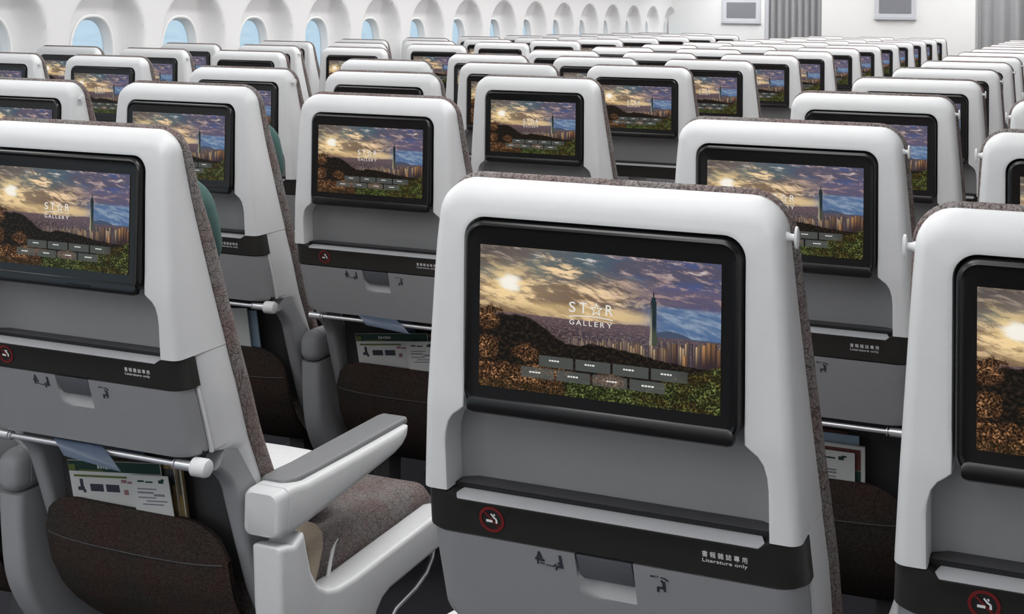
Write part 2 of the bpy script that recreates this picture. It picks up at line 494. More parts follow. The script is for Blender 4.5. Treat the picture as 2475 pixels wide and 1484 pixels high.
# ------------------------------------------------------------------ seat profile (y forward, z from the screen's centre)
YF = [(.145, .010), (.12, .003), (.09, .0), (.05, .0), (-.10, .003), (-.19, .012), (-.24, .024), (-.348, .062), (-.45, .115)]
YB = [(.14, .032), (.024, .062), (-.105, .103), (-.238, .148), (-.35, .190), (-.44, .235), (-.5, .27)]
def yf(z): return lerp_tab(YF, z)
def yb(z): return lerp_tab(YB, z)
def hw(z): return min(.2055, .184 + (.10 - z) * .060) if z < .10 else .184
ZT = .136

def outline(zs_side, ztop, r, inset, narc=9, ntop=13, top_inset=None):
    """inverted U, left foot -> top -> right foot"""
    ti = inset if top_inset is None else top_inset
    side = [(hw(z) - inset, z) for z in zs_side]
    rx, rz = max(r - inset, .004), max(r - ti, .004)
    cz = ztop - ti - rz; cx = hw(ztop - r) - inset - rx
    arc = [(cx + rx * math.cos(t), cz + rz * math.sin(t)) for t in lin_sp(0, math.pi / 2, narc)]
    top = [(x, ztop - ti) for x in lin_sp(cx, 0, ntop)[1:]]
    right = side + arc + top                               # foot -> centre
    left = [(-x, z) for x, z in right]
    return left[:-1] + list(reversed(right))
def inner_loop(side, ztop, half, r, narc=9, ntop=13, grow=0.0):
    cz, cx = ztop - r, half - r
    arc = [(cx + r * math.cos(t), cz + r * math.sin(t)) for t in lin_sp(0, math.pi / 2, narc)]
    top = [(x, ztop) for x in lin_sp(cx, 0, ntop)[1:]]
    right = side + arc + top
    out = []
    for i, p in enumerate(right):                           # offset along the outward normal
        a, b = right[max(i - 1, 0)], right[min(i + 1, len(right) - 1)]
        t = Vector((b[0] - a[0], b[1] - a[1])).normalized()
        nx, nz = (t.y, -t.x) if i < len(right) - 1 else (0.0, 1.0)
        if i == 0: nx, nz = 1.0, 0.0
        g = grow * (.35 if 3 <= i <= 8 else 1)
        out.append((p[0] + g * nx, p[1] + g * nz))
    left = [(-x, z) for x, z in out]
    return left[:-1] + list(reversed(out))

def P3(x, y, z): return (x, y, z + Z0)

# white back shell: frame round the monitor recess
def make_shell():
    bm = bmesh.new()
    zs = [-.1925, -.167, -.142, -.1285, -.1180, -.1105, -.1050, -.0995] + lin_sp(-.085, ZT - .036, 7)
    rings = []
    for inset, f in ((.010, 1.0), (.002, .985), (0, .94)):
        rings.append([P3(x, yf(z) + f * (yb(z) - yf(z)), z) for x, z in outline(zs, ZT, .036, inset)])
    for a in (88, 66, 46, 28, 13, 0):
        c, q = math.cos(R(a)), math.sin(R(a))
        rings.append([P3(x, yf(z) + min(.013 if z < .06 else .013 + (z - .06) * .12, .75 * (yb(z) - yf(z))) * (1 - c), z) for x, z in outline(zs, ZT, .036, .0125 * (1 - q), top_inset=.026 * (1 - q))])
    side = [(.171, -.1925), (.171, -.167), (.171, -.142), (.1700, -.1285), (.1668, -.1175), (.1612, -.1095), (.1548, -.1050), (.1487, -.0998)] + [(.1485, z) for z in lin_sp(-.085, .076, 7)]
    for grow, dy in ((.0062, 0.0), (.0030, 0.0), (.0008, .0006), (0.0, .003), (-.0005, .045)):
        rings.append([P3(x, yf(z) + dy, z) for x, z in inner_loop(side, .0985, .1485, .022, grow=grow)])
    vr = bm_loft(bm, rings)
    bm.faces.new([r[0] for r in vr])                     # close the two feet
    bm.faces.new([r[-1] for r in vr])
    return mesh_from(bm, 'back_shell', 'shell', 50)

def make_wing(s):
    bm = bmesh.new()
    rings = []
    for z in lin_sp(-.1935, -.335, 8) + lin_sp(-.340, -.362, 7) + lin_sp(-.375, -.490, 7):
        h = hw(z); y1 = yb(z); y0 = yf(z) + .036; k_ = min(1, max(0, (-.343 - z) / .016)); y0 = y0 + (y1 - .044 - y0) * k_ * k_ * (3 - 2 * k_) + .030 * min(1, max(0, (-.36 - z) / .13))
        t = (z + .1935) / (-.2515)
        sec = [(h - .012, y1), (h - .002, y1 - .003), (h, y1 - .010), (h, (y0 + y1) / 2), (h - .002, y0 + .010), (h - .006, y0 + .003), (h - .012, y0), (h - .030, y0 + .002), (h - .032, y1)]
        rings.append([P3(s * x, y, z) for x, y in sec])
    bm_loft(bm, rings, True, True, True)
    return mesh_from(bm, 'side_wing', 'shell', 50)

def wrap(bm, zrows, r, depth, xs, hfun=hw, yfun=yf, dfun=None, zfun=None):
    rows = []
    lim = min(hfun(z) for z in zrows) - r - .001
    def plan(z, back=False):
        h = hfun(z); y0 = yfun(z); pts = []
        arc = [(h - r + r * math.sin(t), r - r * math.cos(t)) for t in lin_sp(0, math.pi / 2, 7)]
        right = [(x, y) for x, y in arc] + [(h, depth)]
        face = [x for x in xs if abs(x) < lim]
        full = [(-x, y) for x, y in reversed(right)] + [(x, 0.0) for x in face] + right
        out = []
        for x, y in full:
            d = dfun(x, z) if dfun and abs(x) < h - r else 0
            zz = z + (zfun(x, z) if zfun else 0)
            out.append(P3(x, y0 + (depth if back else y + d), zz))
        return out
    rows.append(plan(zrows[0], True))
    for z in zrows: rows.append(plan(z))
    rows.append(plan(zrows[-1], True))
    bm_loft(bm, rows)

def make_band():
    bm = bmesh.new()
    xs = lin_sp(-.17, .17, 35)
    def zf(x, z): return -.0065 if (z > -.20 and abs(x) < .166) else 0.0
    wrap(bm, [-.1938, -.1955, -.206, -.222, -.2362, -.2378], .028, .040, xs, zfun=zf, hfun=lambda z: hw(z) + .0005)
    return mesh_from(bm, 'info_band', 'band', 35)

def make_ledge():
    bm = bmesh.new()
    prof = [(.0160, -.2030), (.0150, -.2000), (.0175, -.1988), (.024, -.1968), (.029, -.1952), (.033, -.1946), (.0355, -.1950), (.037, -.2060)]
    rings = []
    for t in lin_sp(0, 1, 3):
        rings.append([P3((2 * t - 1) * (.1692 - (y - .013) * .45), y, z) for y, z in prof])
    bm_loft(bm, rings, True, True, True)
    return mesh_from(bm, 'tray_ledge', 'ledge', 40)
def make_ledge_edge():
    bm = bmesh.new()
    bm_box(bm, -.1695, .1695, .0340, .0600, Z0 - .215, Z0 - .1895)
    bevel_all(bm, .002)
    return mesh_from(bm, 'ledge_edge', 'dark')

def make_pocket_back():
    bm = bmesh.new()
    rings = []
    for z in [-.1995, -.185, -.16, -.14, -.12, -.10, -.06, .0, .09]:
        d = .047
        rings.append([P3(x, yf(z) + d - .010 * max(0, (abs(x) - .15) / .02) ** 2, z) for x in lin_sp(-.1712, .1712, 21)])
    back = [[(x, y + .012, z) for x, y, z in r] for r in (rings[-1],)]
    bm_loft(bm, rings + back)
    return mesh_from(bm, 'pocket_panel', 'pocket_grey', 60)

NX0, NX1, NZ = -.0310, .0310, -.2640
def make_tray():
    bm = bmesh.new()
    xs = sorted(set([round(v, 5) for v in lin_sp(-.18, .18, 37)] + [NX0 - .0004, NX0 + .0004, NX1 - .0004, NX1 + .0004]))
    zr = [-.2402, -.2412, -.246, -.252, -.258, -.262, -.2655, -.268, -.2705, -.273, -.2755, -.278, -.2805, -.283, -.2855, -.2875, -.29, -.30, -.315, -.330, -.336, -.341, -.3450, -.3470, -.3480]
    def d(x, z):
        if not (NX0 < x < NX1): return 0
        left = 0.022 * max(0, (NX0 + .020 - x) / .020) ** 2
        zb = -.2875 + left
        if z < zb: return 0
        return .0135 * min(1, (z - zb) / .0150) ** .8
    def hf(z):
        b = hw(z) - .0035
        e = z - (-.3480)
        return b - (.014 - math.sqrt(max(0, .014 ** 2 - (.014 - e) ** 2)) if e < .014 else 0)
    wrap(bm, zr, .030, .030, xs, hfun=hf, dfun=d)
    return mesh_from(bm, 'tray_table', 'tray', 40)
def make_tray_back():
    bm = bmesh.new()
    rings = []
    for z in (-.241, -.29, -.345):
        h = hw(z) - .001
        rings.append([P3(-h, yf(z) + .033, z), P3(h, yf(z) + .033, z), P3(h, yf(z) + .0385, z), P3(-h, yf(z) + .0385, z)])
    bm_loft(bm, rings, True, True, True)
    return mesh_from(bm, 'tray_surround', 'shell', 30)
def make_tray_seam():
    bm = bmesh.new()
    rings = []
    for z in (-.190, -.24, -.29, -.346):
        h = hw(z) - .006
        rings.append([P3(-h, yf(z) + .020, z), P3(h, yf(z) + .020, z), P3(h, yf(z) + .046, z), P3(-h, yf(z) + .046, z)])
    bm_loft(bm, rings, True, True, True)
    return mesh_from(bm, 'seam_gasket', 'seam', 30)
def make_latch():
    bm = bmesh.new()
    z0, z1 = -.2695, -.2408
    bm_box(bm, -.0296, .0296, -.001, .006, 0, z1 - z0)
    bevel_all(bm, .0009, 2)
    for v in bm.verts:
        z = z0 + v.co.z
        v.co = Vector(P3(v.co.x, v.co.y + yf(z) + .0055 - (.0045 if v.co.z > (z1 - z0) * .9 else 0), z))
    return mesh_from(bm, 'tray_latch', 'latch', 30)

def flat_on_face(polys, z_ref, thick=.0006, lift=.0005):
    """thin raised print: polygons given as (x, z), laid on the leaning back face"""
    bm = bmesh.new()
    for p in polys:
        bm_loft(bm, [[P3(x, yf(z) - lift - t, z) for x, z in p] for t in (0, thick)], True, True, True)
    return bm
def rect(cx, cz, w, h, rot=0):
    c, s = math.cos(rot), math.sin(rot)
    return [(cx + a * w / 2 * c - b * h / 2 * s, cz + a * w / 2 * s + b * h / 2 * c) for a, b in ((-1, -1), (1, -1), (1, 1), (-1, 1))]
def disc(cx, cz, r, n=20): return [(cx + r * math.cos(2 * math.pi * k / n), cz + r * math.sin(2 * math.pi * k / n)) for k in range(n)]

def make_picto_left():
    ox, oz = -.0610, -.2535
    P = [disc(ox - .010, oz + .0075, .0016, 12), [(ox - .0135, oz + .002), (ox - .012, oz + .0058), (ox - .008, oz + .0058), (ox - .0065, oz + .0012)],
         rect(ox - .010, oz - .0005, .010, .0026, -.12), rect(ox - .0125, oz - .004, .0016, .0045), rect(ox - .0075, oz - .0045, .005, .0012, -.15),
         rect(ox + .001, oz - .0058, .009, .0009, -.05), rect(ox + .0062, oz - .0045, .0045, .0016, .7), rect(ox + .0078, oz - .0075, .0018, .005, -.3),
         rect(ox + .0135, oz + .0022, .0028, .012, .05), rect(ox + .0125, oz - .0052, .006, .003), disc(ox + .011, oz - .0015, .0014, 10)]
    return mesh_from(flat_on_face(P, -.25), 'tray_pictogram', 'dark_print', 0)
def make_picto_right():
    ox, oz = .0600, -.2570
    P = [rect(ox - .0085, oz + .0075, .0055, .0014, .08), rect(ox - .0035, oz + .0078, .0013, .0013), rect(ox + .0015, oz + .0072, .0035, .0013, -.1),
         rect(ox + .0055, oz + .0058, .0045, .0016, -.6), disc(ox + .0005, oz + .0032, .0013, 10), rect(ox + .0025, oz - .0005, .0032, .0075, .05),
         rect(ox - .0006, oz - .0045, .0085, .0024), rect(ox - .0042, oz - .0074, .0022, .0048), rect(ox + .0028, oz - .0068, .002, .003)]
    return mesh_from(flat_on_face(P, -.25), 'tray_pictogram', 'dark_print', 0)
SMX, SMZ = -.1215, -.2175
def make_badge():
    bm = bmesh.new()
    n = 40
    for k, (ra, rb) in enumerate(((.0112, .0143),)):
        sec = []
        for i in range(n):
            t = 2 * math.pi * i / n
            sec.append((math.cos(t), math.sin(t)))
        rings = []
        for r_, y_ in ((ra, 0), (ra, -.0008), (rb, -.0008), (rb, 0)):
            rings.append([P3(SMX + r_ * c, yf(SMZ + r_ * s) - .0004 + y_, SMZ + r_ * s) for c, s in sec])
        bm_loft(bm, rings, True)
    p = rect(SMX, SMZ, .0245, .0018, -.78)
    bm_loft(bm, [[P3(x, yf(z) - .0003 - t, z) for x, z in p] for t in (0, .0006)], True, True, True)
    return mesh_from(bm, 'no_smoking_badge', 'red_print', 0)
def make_cigarette():
    P = [rect(SMX - .0024, SMZ - .0016, .0072, .0026, -.03), rect(SMX + .0057, SMZ - .0012, .0022, .0042), rect(SMX + .0040, SMZ + .0022, .0045, .0018, -.6),
         rect(SMX + .0012, SMZ + .0052, .0040, .0016, -.9), rect(SMX + .0038, SMZ + .0058, .0016, .0022, .3)]
    return mesh_from(flat_on_face(P, -.21, .0006, .0011), 'cigarette_symbol', 'white_print', 0)

def text_polys(body, size, sx=1.0):
    cu = bpy.data.curves.new('lettering', 'FONT')
    cu.body = body; cu.size = size; cu.align_x = 'LEFT'; cu.resolution_u = 3
    cu.extrude = .0003
    o = bpy.data.objects.new('lettering', cu)
    COL.objects.link(o)
    bpy.context.view_layer.update()
    me = bpy.data.meshes.new_from_object(o.evaluated_get(bpy.context.evaluated_depsgraph_get()))
    bpy.data.objects.remove(o); bpy.data.curves.remove(cu)
    return me
def add_text(bm, body, x0, x1, z0, z1, place):
    me = text_polys(body, 1.0)
    if not me.vertices: return
    xs = [v.co.x for v in me.vertices]; ys = [v.co.y for v in me.vertices]
    a, b, c, d = min(xs), max(xs), min(ys), max(ys)
    t = bmesh.new(); t.from_mesh(me); bpy.data.meshes.remove(me)
    vm = {}
    for v in t.verts:
        vm[v] = bm.verts.new(place(x0 + (v.co.x - a) / (b - a) * (x1 - x0), z0 + (v.co.y - c) / (d - c) * (z1 - z0), v.co.z))
    for f in t.faces:
        try: bm.faces.new([vm[v] for v in f.verts])
        except ValueError: pass
    t.free()
def make_lettering():
    bm = bmesh.new()
    pl = lambda x, z, d: P3(x, yf(z) - .0006 - (.0004 if d > 0 else 0), z)
    add_text(bm, '\u66f8 \u5831 \u96dc \u8a8c \u5c08 \u7528', .1045, .1495, -.2175, -.2112, pl)
    add_text(bm, 'Literature only', .1045, .1495, -.2240, -.2192, pl)
    return mesh_from(bm, 'lettering', 'white_print', 0)

# monitor
BW, BT, BB = .1462, .0962, -.0985
def rr_loop(hx, z0, z1, r, n=9):
    return round_poly([(-hx, z0), (hx, z0), (hx, z1), (-hx, z1)], r, n)
def make_bezel():
    bm = bmesh.new()
    rings = []
    for ins, y in ((0.0, .040), (0.0, .0), (.0006, -.0035), (.0022, -.0058), (.0045, -.0066), (.0062, -.0060), (.0085, -.0056)):
        p = rr_loop(BW - ins, BB + ins, BT - ins, max(.021 - ins, .004))
        rings.append([P3(x, y, z) for x, z in p])
    bm_loft(bm, rings, True, True, True)
    return mesh_from(bm, 'monitor', 'bezel', 25)
def make_chin():
    bm = bmesh.new()
    prof = [(-.0050, -.0835), (-.0068, -.0850), (-.0085, -.0925), (-.0080, -.0990), (-.0040, -.1015), (.004, -.1020), (.004, -.0835)]
    rings = []
    for x, s in ((-.1400, .55), (-.1385, .85), (-.134, 1), (.134, 1), (.1385, .85), (.1400, .55)):
        rings.append([P3(x, y, -.0928 + (z + .0928) * s) for y, z in prof])
    bm_loft(bm, rings, True, True, True)
    bm_box(bm, .018, .062, -.0086, -.0070, Z0 - .0938, Z0 - .0922)
    return mesh_from(bm, 'monitor_chin', 'bezel', 30)
SW, SH = .1274, .0722
def make_display():
    bm = bmesh.new()
    uvl = bm.loops.layers.uv.new('UVMap')
    vs = [bm.verts.new(P3(x, -.0064, z)) for x, z in ((-SW, -SH), (SW, -SH), (SW, SH), (-SW, SH))]
    vb = [bm.verts.new(P3(x, -.0050, z)) for x, z in ((-SW, -SH), (SW, -SH), (SW, SH), (-SW, SH))]
    f = bm.faces.new(vs)
    for l, uv in zip(f.loops, ((0, 0), (1, 0), (1, 1), (0, 1))): l[uvl].uv = uv
    for i in range(4):
        j = (i + 1) % 4
        bm.faces.new((vs[j], vs[i], vb[i], vb[j]))
    me = bpy.data.meshes.new('display')
    bm.normal_update(); bm.to_mesh(me); bm.free()
    me.materials.append(M['picture'])
    return me
def make_title():
    bm = bmesh.new()
    W, H = 2 * SW, 2 * SH
    pt = lambda u, v: (-SW + u * W, SH - v * H)
    pl = lambda x, z, d: P3(x, -.0066 - (.0003 if d > 0 else 0), z)
    def tx(s, u0, u1, v0, v1):
        a, b = pt(u0, v1), pt(u1, v0)
        add_text(bm, s, a[0], b[0], a[1], b[1], pl)
    tx('S', .388, .415, .343, .415); tx('T', .432, .463, .343, .415); tx('R', .541, .570, .343, .415)
    for ch, ua, ub in (('G', .390, .410), ('A', .418, .440), ('L', .449, .462), ('L', .472, .485), ('E', .495, .509), ('R', .519, .536), ('Y', .546, .568)):
        tx(ch, ua, ub, .466, .500)
    # outlined star in place of the A
    cx, cz = pt(.502, .384)
    for k in range(10):
        def sp(i, q):
            r = (.0072 if i % 2 == 0 else .0031) * q
            t = math.pi / 2 + math.pi * i / 5
            return (cx + r * math.cos(t), cz + r * math.sin(t))
        quad = [sp(k, 1), sp(k + 1, 1), sp(k + 1, .66), sp(k, .66)]
        bm_loft(bm, [[P3(x, -.0066 - t, z) for x, z in quad] for t in (0, .0003)], True, True, True)
    # thin arched rule
    for k in range(12):
        q = []
        for i, o_ in ((k, 0), (k + 1, 0), (k + 1, .006), (k, .006)):
            s = i / 12
            q.append(pt(.388 + .182 * s, .442 - .012 * math.sin(math.pi * s) + o_))
        bm_loft(bm, [[P3(x, -.0066 - t, z) for x, z in q] for t in (0, .0003)], True, True, True)
    return mesh_from(bm, 'title_lettering', 'glow', 0)
def make_tile_captions():
    bm = bmesh.new()
    W, H = 2 * SW, 2 * SH
    pt = lambda u, v: (-SW + u * W, SH - v * H)
    rnd = random.Random(3)
    for (v0, u0) in ((.768, .306), (.768, .456), (.768, .615), (.768, .766), (.862, .222), (.862, .385), (.862, .548), (.862, .690)):
        uu = u0
        for _ in range(4):
            w = rnd.uniform(.006, .011)
            x, z = pt(uu + w / 2, v0)
            bm_loft(bm, [[P3(a, -.0066 - t, b) for a, b in rect(x, z, w * W, .0015)] for t in (0, .0002)], True, True, True)
            uu += w + .003
    return mesh_from(bm, 'tile_captions', 'glow', 0)

# upholstery
def make_cushion_back():
    bm = bmesh.new()
    zs = lin_sp(-.47, -.10, 12) + lin_sp(-.08, ZT - .0395, 6)
    rings = []
    for inset, dy in ((.012, -.004), (.001, .000), (-.004, .004), (-.006, .011), (-.0045, .020), (.001, .029), (.010, .036), (.024, .041), (.05, .044)):
        rings.append([P3(x, yb(z) + dy * (1 - .42 * min(1, max(0, (z + .02) / .10))) + (0.015 * max(0, (-.2 - z)) if dy > .01 else 0), z) for x, z in outline(zs, ZT - .0005, .040, inset)])
    vr = bm_loft(bm, rings)
    L = vr[-1]; n = len(L)
    for i in range(n // 2):
        j = n - 1 - i
        if j - i > 2: bm.faces.new((L[i], L[i + 1], L[j - 1], L[j]))
        elif j - i == 2: bm.faces.new((L[i], L[i + 1], L[j]))
    return mesh_from(bm, 'backrest_cushion', 'fabric', 70)
def make_seat_cushion():
    bm = bmesh.new()
    rings = []
    for y, zt, zb in ((.275, -.580, -.70), (.30, -.572, -.70), (.40, -.575, -.705), (.55, -.588, -.71), (.68, -.598, -.71), (.74, -.602, -.715), (.775, -.610, -.715), (.795, -.630, -.705), (.800, -.655, -.69)):
        w = .217
        sec = round_poly([(-w, zb), (w, zb), (w, zt), (-w, zt)], [.02, .02, .028, .028], 5)
        rings.append([P3(x, y, z) for x, z in sec])
    bm_loft(bm, rings, True, True, True)
    return mesh_from(bm, 'seat_cushion', 'fabric', 50)
def make_lower_panel():
    bm = bmesh.new()
    rings = []
    for z in lin_sp(-.345, -.60, 9):
        y = lerp_tab([(-.61, .25), (-.50, .212), (-.41, .198), (-.345, .165)], z)
        rings.append([P3(x, y, z) for x in lin_sp(-.19, .19, 9)] + [P3(x, y + .02, z) for x in lin_sp(.19, -.19, 9)])
    bm_loft(bm, rings, True, True, True)
    return mesh_from(bm, 'lower_back_panel', 'dark', 40)
def pocket_y(x, z):
    y = lerp_tab([(-.46, .156), (-.50, .153), (-.55, .158), (-.60, .172), (-.65, .200), (-.69, .236), (-.72, .270)], z)
    return y + .016 * (abs(x) / .18) ** 5
def make_lit_pocket():
    bm = bmesh.new()
    rings = []
    NXP = 29
    for t in lin_sp(0, 1, 18):
        row = []
        for x in lin_sp(-.180, .180, NXP):
            e = max(0, abs(x) - .105) / .075
            ztop = -.479 - .062 * (1 - math.sqrt(max(0, 1 - e * e)))
            z = ztop + (-.720 - ztop) * t
            y = pocket_y(x, z)
            row.append((x, y, z))
        rings.append(row)
    front = [[P3(*p) for p in r] for r in rings]
    back = [[P3(p[0] * .985, p[1] + .012, p[2] - (.002 if i == 0 else 0)) for p in r] for i, r in enumerate(rings)]
    bm_loft(bm, [back[0]] + front + list(reversed(back)))
    return mesh_from(bm, 'literature_pocket', 'fabric_dark', 60)
def make_pocket_seam():
    bm = bmesh.new()
    pts = []
    for x in lin_sp(-.172, .172, 25):
        z = -.546 - .004 * math.cos(x / .17 * math.pi / 2)
        pts.append(P3(x, pocket_y(x, z) - .0006, z))
    bm_tube(bm, pts, .0011, 6)
    return mesh_from(bm, 'pocket_seam', 'dark', 60)

def ribbon(path, half, x0, x1, rnd=.01, n=4):
    """plate swept along a (y,z) path; half = half width across the path, x0..x1 its thickness"""
    bm = bmesh.new()
    rings = []
    for i, (y, z) in enumerate(path):
        a = path[max(i - 1, 0)]; b = path[min(i + 1, len(path) - 1)]
        t = Vector((0, b[0] - a[0], b[1] - a[1])).normalized()
        nrm = Vector((0, -t.z, t.y))
        h = half[i] if isinstance(half, (list, tuple)) else half
        sec = round_poly([(x0, -h), (x1, -h), (x1, h), (x0, h)], rnd, n)
        rings.append([Vector(P3(sx, y, z)) + nrm * q for sx, q in sec])
    bm_loft(bm, rings, True, True, True)
    return bm
def curve_path(ctrl, n=5):
    out = []
    P = [Vector((*c, 0)) for c in ctrl]
    for i in range(len(P) - 1):
        p0, p1, p2, p3 = P[max(i - 1, 0)], P[i], P[i + 1], P[min(i + 2, len(P) - 1)]
        for k in range(n):
            t = k / n
            q = .5 * ((2 * p1) + (p2 - p0) * t + (2 * p0 - 5 * p1 + 4 * p2 - p3) * t * t + (3 * p1 - p0 - 3 * p2 + p3) * t ** 3)
            out.append((q.x, q.y))
    out.append((P[-1].x, P[-1].y))
    return out
def make_arm_frame(s):
    path = curve_path([(.122, -.357), (.152, -.374), (.182, -.405), (.205, -.460), (.228, -.520), (.262, -.600), (.300, -.655), (.355, -.700), (.44, -.715)])
    half = [.024 + .011 * min(1, i / 12) for i in range(len(path))]
    bm = ribbon(path, half, s * .175, s * .2035, .010)
    return mesh_from(bm, 'frame_arm', 'grey_plastic', 50)
def make_rod():
    bm = bmesh.new()
    bm_tube(bm, [P3(x, .070, -.3605) for x in (-.185, .185)], .0043, 12)
    for s in (-1, 1):
        bm_tube(bm, [P3(s * x, .070, -.3605) for x in (.160, .1605, .189, .190)], [.005, .0075, .0075, .005], 14)
        bm_tube(bm, [P3(s * .1555, .070, -.3605), P3(s * .1575, .070, -.3605)], .0072, 14)
    return mesh_from(bm, 'tray_rod', 'rod', 40)
def make_pivot(s):
    bm = bmesh.new()
    bm_tube(bm, [P3(s * x, .072, -.3605) for x in (.188, .190, .2105, .2145, .216)], [.010, .0138, .0138, .0122, .008], 24)
    return mesh_from(bm, 'tray_pivot', 'shell', 40)
# console and stowed armrest between two seats (stands at the seat's left)
CX = -.244
def make_console():
    path = curve_path([(.202, -.492), (.206, -.56), (.222, -.64), (.275, -.715), (.37, -.775), (.45, -.80)])
    bm = ribbon(path, .046, CX - .025, CX + .025, .012)
    return mesh_from(bm, 'console', 'grey_plastic', 50)
def make_mid_armrest():
    bm = bmesh.new()
    secs = []
    for y, k in ((.148, .45), (.152, .74), (.160, .90), (.172, .985), (.176, .985), (.1765, .965), (.178, .965), (.1785, 1.0), (.20, 1.0), (.235, .97), (.30, .88), (.50, .80), (.57, .78), (.59, .6)):
        hx, hz = .0265 * k, .036 * k
        sec = round_poly([(-hx, -hz), (hx, -hz), (hx, hz), (-hx, hz)], min(hx, hz) * .9, 6)
        secs.append([P3(CX + a, y, -.458 + b) for a, b in sec])
    bm_loft(bm, secs, True, True, True)
    bm_tube(bm, [P3(CX, .190, -.487), P3(CX, .192, -.505)], .011, 12)
    return mesh_from(bm, 'armrest', 'grey_plastic', 40)
# aisle-end armrest and side panel (built for the right-hand end, mirrored for the left)
def make_aisle_armrest(s):
    bm = bmesh.new()
    x0, x1 = .207, .274
    secs = []
    for y, za, zb, k in ((.168, -.425, -.488, .80), (.172, -.423, -.491, .93), (.182, -.4215, -.4935, 1), (.1935, -.4215, -.4935, 1), (.1940, -.4230, -.4920, .97), (.1955, -.4230, -.4920, .97), (.1960, -.4212, -.4945, 1.0), (.215, -.4215, -.496, 1.0), (.25, -.4275, -.4955, 1), (.40, -.4315, -.484, 1), (.535, -.4335, -.473, 1), (.562, -.4338, -.466, .98), (.578, -.4340, -.455, .94), (.586, -.4345, -.444, .86)):
        cx, hx = (x0 + x1) / 2, (x1 - x0) / 2 * k
        r = min(.012, (za - zb) * .3)
        secs.append([P3(s * a, y, z) for a, z in round_poly([(cx - hx, zb), (cx + hx, zb), (cx + hx, za), (cx - hx, za)], r, 4)])
    bm_loft(bm, secs, True, True, True)
    return mesh_from(bm, 'armrest', 'shell', 40)
def make_arm_pad(s):
    bm = bmesh.new()
    secs = []
    for y, w, zt in ((.212, .55, -.4180), (.216, .8, -.4165), (.235, 1, -.4180), (.30, 1, -.4215), (.50, 1, -.4235), (.585, 1, -.4245), (.602, .95, -.4255), (.608, .8, -.429)):
        cx, hx = .2325, .0285 * w
        secs.append([P3(s * a, y, z) for a, z in round_poly([(cx - hx, -.438), (cx + hx, -.438), (cx + hx, zt), (cx - hx, zt)], [.002, .002, .006, .006], 3)])
    bm_loft(bm, secs, True, True, True)
    return mesh_from(bm, 'armrest_pad', 'pad', 40)
def make_side_panel(s):
    bm = bmesh.new()
    poly = [(.172, -.503), (.195, -.507), (.213, -.5135), (.226, -.5075), (.2385, -.499), (.248, -.53), (.262, -.572), (.283, -.602), (.312, -.620), (.345, -.630), (.40, -.634), (.55, -.634), (.735, -.634), (.76, -.640), (.772, -.655), (.772, -.685), (.757, -.698), (.70, -.701), (.52, -.702), (.492, -.708), (.474, -.722), (.462, -.745), (.445, -.83), (.42, -1.02), (.26, -1.02), (.235, -.90), (.205, -.74), (.180, -.60)]
    prism(bm, poly, 'x', .222, .276)
    bmesh.ops.recalc_face_normals(bm, faces=bm.faces)
    bevel_all(bm, .009, 3, 60)
    for v in bm.verts: v.co = Vector((s * v.co.x, v.co.y, v.co.z + Z0))
    return mesh_from(bm, 'aisle_side_panel', 'shell', 40)
def make_bar(s):
    bm = bmesh.new()
    pts = [(s * .252, .50, -.90), (s * .252, .53, -.80), (s * .252, .58, -.766), (s * .252, .655, -.760), (s * .252, .70, -.748), (s * .252, .725, -.727), (s * .252, .735, -.700)]
    cp = []
    for a, b in zip(pts[:-1], pts[1:]):
        for t in (0, .33, .66): cp.append(tuple(a[i] + (b[i] - a[i]) * t for i in range(3)))
    cp.append(pts[-1])
    bm_tube(bm, [P3(*p) for p in cp], .0048, 8)
    return mesh_from(bm, 'baggage_bar', 'chrome', 60)
def make_belt(s):
    bm = bmesh.new()
    rings = []
    for y, z, x in ((.300, -.650, .236), (.318, -.610, .237), (.336, -.582, .234), (.352, -.566, .222), (.366, -.560, .200), (.375, -.562, .17)):
        rings.append([P3(s * x, y - .022, z - .004), P3(s * x, y + .022, z + .004), P3(s * (x + .002), y + .022, z + .007), P3(s * (x + .002), y - .022, z - .001)])
    bm_loft(bm, rings, True, True, True)
    return mesh_from(bm, 'seat_belt', 'belt', 60)
def make_belt_tag(s):
    bm = bmesh.new()
    rings = []
    for y, z, x in ((.372, -.648, .2300), (.380, -.615, .2310), (.392, -.594, .2295), (.405, -.590, .2270)):
        rings.append([P3(s * (x + .001), y, z), P3(s * (x + .001), y + .012, z + .006), P3(s * (x + .003), y + .012, z + .006), P3(s * (x + .003), y, z)])
    bm_loft(bm, rings, True, True, True)
    return mesh_from(bm, 'belt_tag', 'white_print', 60)
def make_leg(s):
    bm = bmesh.new()
    bm_box(bm, s * .13 - .022, s * .13 + .022, .30, .36, 0, Z0 - .70)
    bm_box(bm, s * .13 - .025, s * .13 + .025, .12, .78, 0, .025)
    bevel_all(bm, .006, 2)
    return mesh_from(bm, 'leg', 'dark')
def make_base():
    bm = bmesh.new()
    bm_box(bm, -.215, .215, .33, .72, Z0 - .745, Z0 - .695)
    bevel_all(bm, .01, 2)
    return mesh_from(bm, 'seat_pan', 'dark')
def make_hook(s):
    bm = bmesh.new()
    z = .0985; y = .022; x = hw(z)
    bm_tube(bm, [P3(s * (x - .012), y, z + .0), P3(s * (x - .004), y, z), P3(s * (x + .004), y, z), P3(s * (x + .0085), y, z)], [.0085, .0070, .0036, .0036], 14)
    rings = []
    for xx, k in ((x + .0075, .7), (x + .0082, 1.0), (x + .0105, 1.0), (x + .0115, .7)):
        rings.append([P3(s * xx, y + .0062 * k * math.cos(t), z + .0108 * k * math.sin(t)) for t in [2 * math.pi * i / 22 for i in range(22)]])
    bm_loft(bm, rings, True, True, True)
    return mesh_from(bm, 'coat_hook', 'shell', 40)

